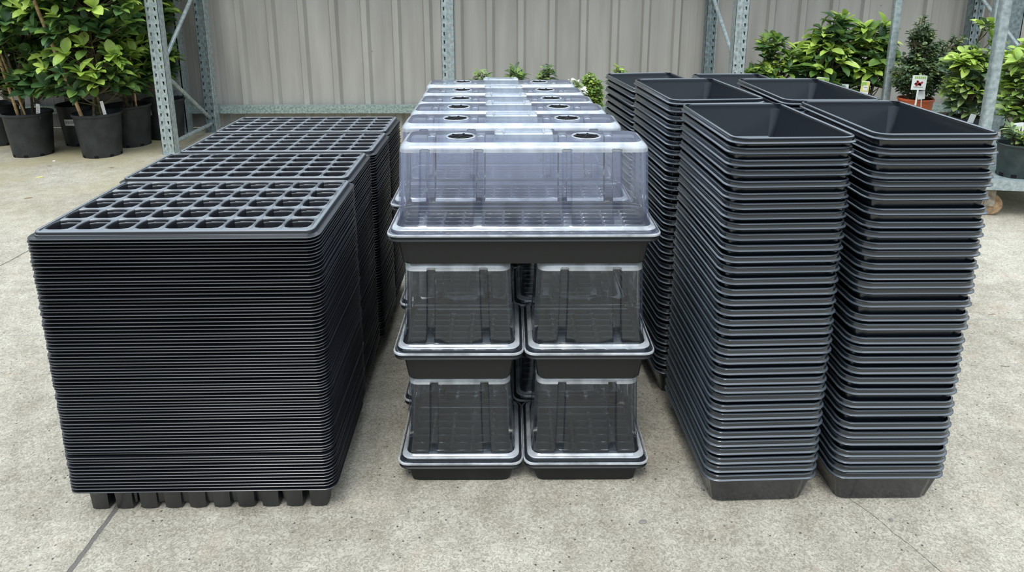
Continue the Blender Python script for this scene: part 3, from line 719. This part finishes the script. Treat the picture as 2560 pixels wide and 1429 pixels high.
GR = 'potted shrubs at the right'
plant('potted_shrub', 'upright lime-tipped shrub right of the perforated rack post, leftmost of the right-hand shrubs', 1.68, 4.52, 0, .13, .26, [(-.02, 0, .42, .12, .12, .12), (-.01, 0, .66, .06, .07, .13), (-.11, 0, .50, .05, .06, .08), (.12, .0, .54, .09, .09, .12)], 66, .080, .042, LM, 11, stems=4, group=GR, young=.55, tags=[('plain', -.10, -.08, .42, .018, .022, 0, 0)])
plant('potted_shrub', 'broad green shrub with a green label, between the leftmost shrub and the yellow-labelled one', 2.01, 4.50, 0, .14, .26, [(0, 0, .52, .17, .14, .18), (.03, 0, .74, .12, .1, .14)], 70, .100, .048, LM, 12, stems=4, group=GR, young=.35, tags=[('green', -.075, -.17, .43, .040, .044, 0, .1), ('text', .09, -.13, .39, .022, .036, 0, .03)])
plant('potted_shrub', 'broad leafy shrub with a yellow label, left of the rear trolley post', 2.31, 4.50, 0, .14, .26, [(0, 0, .50, .15, .14, .18), (-.02, 0, .68, .13, .1, .13)], 70, .100, .050, LM, 13, stems=4, group=GR, young=.5, tags=[('yellow', -.12, -.2, .41, .026, .045, 0, .08)])
plant('potted_shrub', 'small-leaved shrub in an orange pot with a red berry label', 2.42, 4.14, .173, .098, .205, [(0, 0, .36, .16, .13, .14), (.02, 0, .48, .12, .1, .12), (.22, .04, .46, .11, .05, .14), (-.02, 0, .60, .08, .06, .10)], 330, .030, .019, ['leaf_grey', 'leaf_grey', 'leaf_pale'], 14, stems=6, group=GR, young=.3, whorl=(9, 14), twiggy=True, potmat='terracotta_plastic', tags=[('berry', -.075, -.14, .315, .042, .042, 0, .03), ('plain', -.04, -.12, .24, .020, .025, 0, -.1)], sticker=(.25, .09, .013, .012))
plant('potted_shrub', 'olive green shrub in a square black pot, just left of the front trolley post', 2.55, 3.85, .173, .075, .15, [(0, 0, .28, .14, .12, .13), (-.02, 0, .42, .11, .1, .10), (.03, 0, .56, .06, .05, .12)], 95, .070, .036, ['leaf_grey', 'leaf_pale', 'leaf_young'], 15, stems=4, group=GR, young=.4, square=True, tags=[('plain', -.05, -.12, .16, .016, .024, .1, .2)])
plant('potted_shrub', 'yellow-green shrub on the trolley behind the front post, cut off by the right edge', 2.56, 3.40, .173, .11, .17, [(0, 0, .32, .17, .14, .13), (-.02, 0, .48, .15, .12, .13), (.08, 0, .58, .12, .1, .12)], 120, .070, .036, ['leaf_mid', 'leaf_pale', 'leaf_young'], 16, stems=5, group=GR, young=.5, potmat='green_pot_plastic', tags=[('text', -.05, -.17, .20, .024, .030, 0, .06), ('plain', -.14, -.13, .20, .026, .03, 0, -.1), ('plain', .0, -.2, .28, .014, .06, 0, .05)])
plant('potted_herb', 'small sprawling seedling in a dark green pot at the trolley corner', 2.36, 3.17, .173, .085, .155, [(-.0, 0, .20, .08, .07, .04)], 16, .045, .020, ['leaf_grey', 'leaf_pale', 'leaf_young'], 17, stems=3, group=GR, young=.2, potmat='green_pot_plastic')
GM = 'potted plants behind the clear lids'
plant('potted_seedling', 'sparse young plant tip behind the last lid, left of its grip', -.165, 4.30, 0, .10, .2, [(0, 0, .44, .06, .06, .10)], 20, .055, .018, ['leaf_grey', 'leaf_mid', 'leaf_pale'], 21, stems=2, group=GM, young=.2)
plant('potted_seedling', 'spiky young plant tip just above the last lid grip', .03, 4.30, 0, .10, .2, [(0, 0, .45, .06, .06, .10)], 26, .065, .020, ['leaf_grey', 'leaf_mid', 'leaf_pale'], 22, stems=2, group=GM, young=.2)
plant('potted_seedling', 'thin young plant tip behind the last lid, right of its grip', .225, 4.30, 0, .10, .2, [(0, 0, .46, .04, .05, .10)], 18, .055, .020, ['leaf_grey', 'leaf_mid', 'leaf_pale'], 23, stems=2, group=GM, young=.2)
plant('potted_seedling', 'small green plant tip showing above the rear inner tray stack', .67, 4.30, 0, .10, .2, [(0, 0, .46, .05, .05, .09)], 20, .05, .022, LM, 24, stems=2, group=GM, young=.4)
plant('potted_bush', 'dense small-leaved bush between the clear lids and the rear tray stack', .455, 3.95, 0, .11, .2, [(0, 0, .40, .08, .09, .16)], 330, .026, .015, ['leaf_mid', 'leaf_mid', 'leaf_young'], 25, stems=5, group=GM, young=.3, whorl=(8, 12), twiggy=True)
# white flowering pot
plant('potted_flower', 'pale cream flowers beside the last lid, left of the dense small-leaved bush', .345, 3.75, 0, .09, .2, [(0, 0, .45, .055, .06, .10)], 80, .03, .026, ['petal', 'petal', 'leaf_pale'], 26, stems=3, group=GM, young=.1, whorl=(6, 9))

# ------------------------------------------------------------------ bits on the floor
def bit(name, label, cat, x, y, s, mat, seed, rz=0, asp=.4, hh=.12):
    rr = random.Random(seed); mb = MB(); n = 9
    ra = [rr.uniform(.75, 1.1) for _ in range(n)]
    rings = [[(s * f * ra[k] * math.cos(2 * PI * k / n), s * asp * f * ra[k] * math.sin(2 * PI * k / n), z * s * hh) for k in range(n)] for f, z in ((.8, 0), (1, .5), (.55, 1.0 + rr.uniform(0, .3)))]
    mb.rings(rings, 0, True, True)
    o = link(name, mb.mesh(name, mat), None, (x, y, 0), rz); return tag(o, label, cat, 'litter on the concrete')
bit('stone_chip', 'flat brown stone chip on the concrete in front of the gap right of the lids', 'stone', .269, 1.204, .010, 'pebble', 1, .2, .55, .35)
bit('dry_leaf', 'thin dry leaf sliver right of the outer stack, uppermost of three', 'leaf', 1.583, 2.108, .014, 'dry_leaf', 2, .1, .15)
bit('dry_leaf', 'curled dry leaf sliver right of the outer stack, lowest of three', 'leaf', 1.405, 1.790, .012, 'dry_leaf', 3, -.2, .2)
bit('dry_leaf', 'dry leaf scrap on the concrete below the bright green staked shrub', 'leaf', -2.33, 3.98, .018, 'dry_leaf', 4, .1, .45)
bit('dry_leaf', 'yellowish leaf scrap on the concrete below the leftmost front pot', 'leaf', -2.62, 3.78, .020, 'print_yellow', 5, .6, .5)
bit('dry_leaf', 'dark leaf scrap left of the nearest cell-tray stack top', 'leaf', -2.431, 3.395, .020, 'dry_leaf', 6, .3, .5)
bit('twig', 'tiny dark twig on the concrete left of the nearest cell-tray stack foot', 'twig', -.930, 1.385, .006, 'dark_vent', 7, .9, .2)
bit('dry_leaf', 'dark leaf sliver on the concrete between the front pots', 'leaf', -2.72, 4.02, .018, 'dry_leaf', 8, .0, .3)
bit('stone_chip', 'round grey stone chip in front of the nearest outer right stack', 'stone', .776, 1.208, .005, 'pebble', 9, 0, .8, .4)
bit('stone_chip', 'small white chip at the foot of the leftmost front pot', 'stone', -2.76, 4.13, .010, 'white_card', 10, .3, .7, .5)

# ------------------------------------------------------------------ light, world, camera
w = bpy.data.worlds.new('World'); SC.world = w; w.use_nodes = True
nt = w.node_tree; nt.nodes.clear(); L = nt.links.new
out = N(nt, 'ShaderNodeOutputWorld'); bg = N(nt, 'ShaderNodeBackground'); bg.inputs['Strength'].default_value = 1.0
tc = N(nt, 'ShaderNodeTexCoord'); sp = N(nt, 'ShaderNodeSeparateXYZ'); L(tc.outputs['Generated'], sp.inputs[0])
cr = N(nt, 'ShaderNodeValToRGB'); e = cr.color_ramp.elements
e[0].position = 0; e[0].color = (.09, .10, .10, 1); e[1].position = 1; e[1].color = (2.2, 2.5, 2.8, 1)
for p, c in ((.12, (.12, .14, .15)), (.30, (.55, .64, .74)), (.6, (1.6, 1.82, 2.05))):
    q = e.new(p); q.color = (*c, 1)
L(sp.outputs['Z'], cr.inputs[0]); L(cr.outputs[0], bg.inputs['Color'])
mr = N(nt, 'ShaderNodeMapRange'); mr.interpolation_type = 'SMOOTHSTEP'
for k_, v_ in (('From Min', .25), ('From Max', -.75), ('To Min', 1.0), ('To Max', 1.25)): mr.inputs[k_].default_value = v_
L(sp.outputs['Y'], mr.inputs['Value']); L(mr.outputs[0], bg.inputs['Strength']); L(bg.outputs[0], out.inputs[0])
s = bpy.data.lights.new('sun', 'SUN'); s.energy = 1.7; s.angle = math.radians(20); s.color = (1, .97, .92)
so = bpy.data.objects.new('sun', s); COL.objects.link(so); so.rotation_euler = (math.radians(30), math.radians(-8), 0)

cam = bpy.data.cameras.new('camera'); co = bpy.data.objects.new('camera', cam); COL.objects.link(co)
p, yaw, roll = .24627, .003, -.0014
f = Vector((math.sin(yaw) * math.cos(p), math.cos(yaw) * math.cos(p), -math.sin(p)))
r0 = Vector((math.cos(yaw), -math.sin(yaw), 0)); u0 = r0.cross(f)
r = r0 * math.cos(roll) + u0 * math.sin(roll); u = -r0 * math.sin(roll) + u0 * math.cos(roll)
co.matrix_world = Matrix(((r.x, u.x, -f.x, 0), (r.y, u.y, -f.y, 0), (r.z, u.z, -f.z, 1.0733), (0, 0, 0, 1)))
cam.sensor_width = 36; cam.sensor_fit = 'HORIZONTAL'; cam.lens = 1758.3 / 2560 * 36
cam.shift_y = -(714.5 - 386.7) / 2560; cam.clip_start = .05; cam.clip_end = 100
SC.camera = co
SC.view_settings.view_transform = 'Standard'; SC.view_settings.look = 'None'; SC.view_settings.gamma = 1
SC.view_settings.exposure = 0.0; SC.view_settings.use_curve_mapping = False
SC.cycles.transparent_max_bounces = 28; SC.cycles.max_bounces = 6; SC.cycles.use_denoising = True; SC.cycles.use_adaptive_sampling = True; SC.cycles.adaptive_threshold = .03
SC.cycles.sample_clamp_indirect = 6
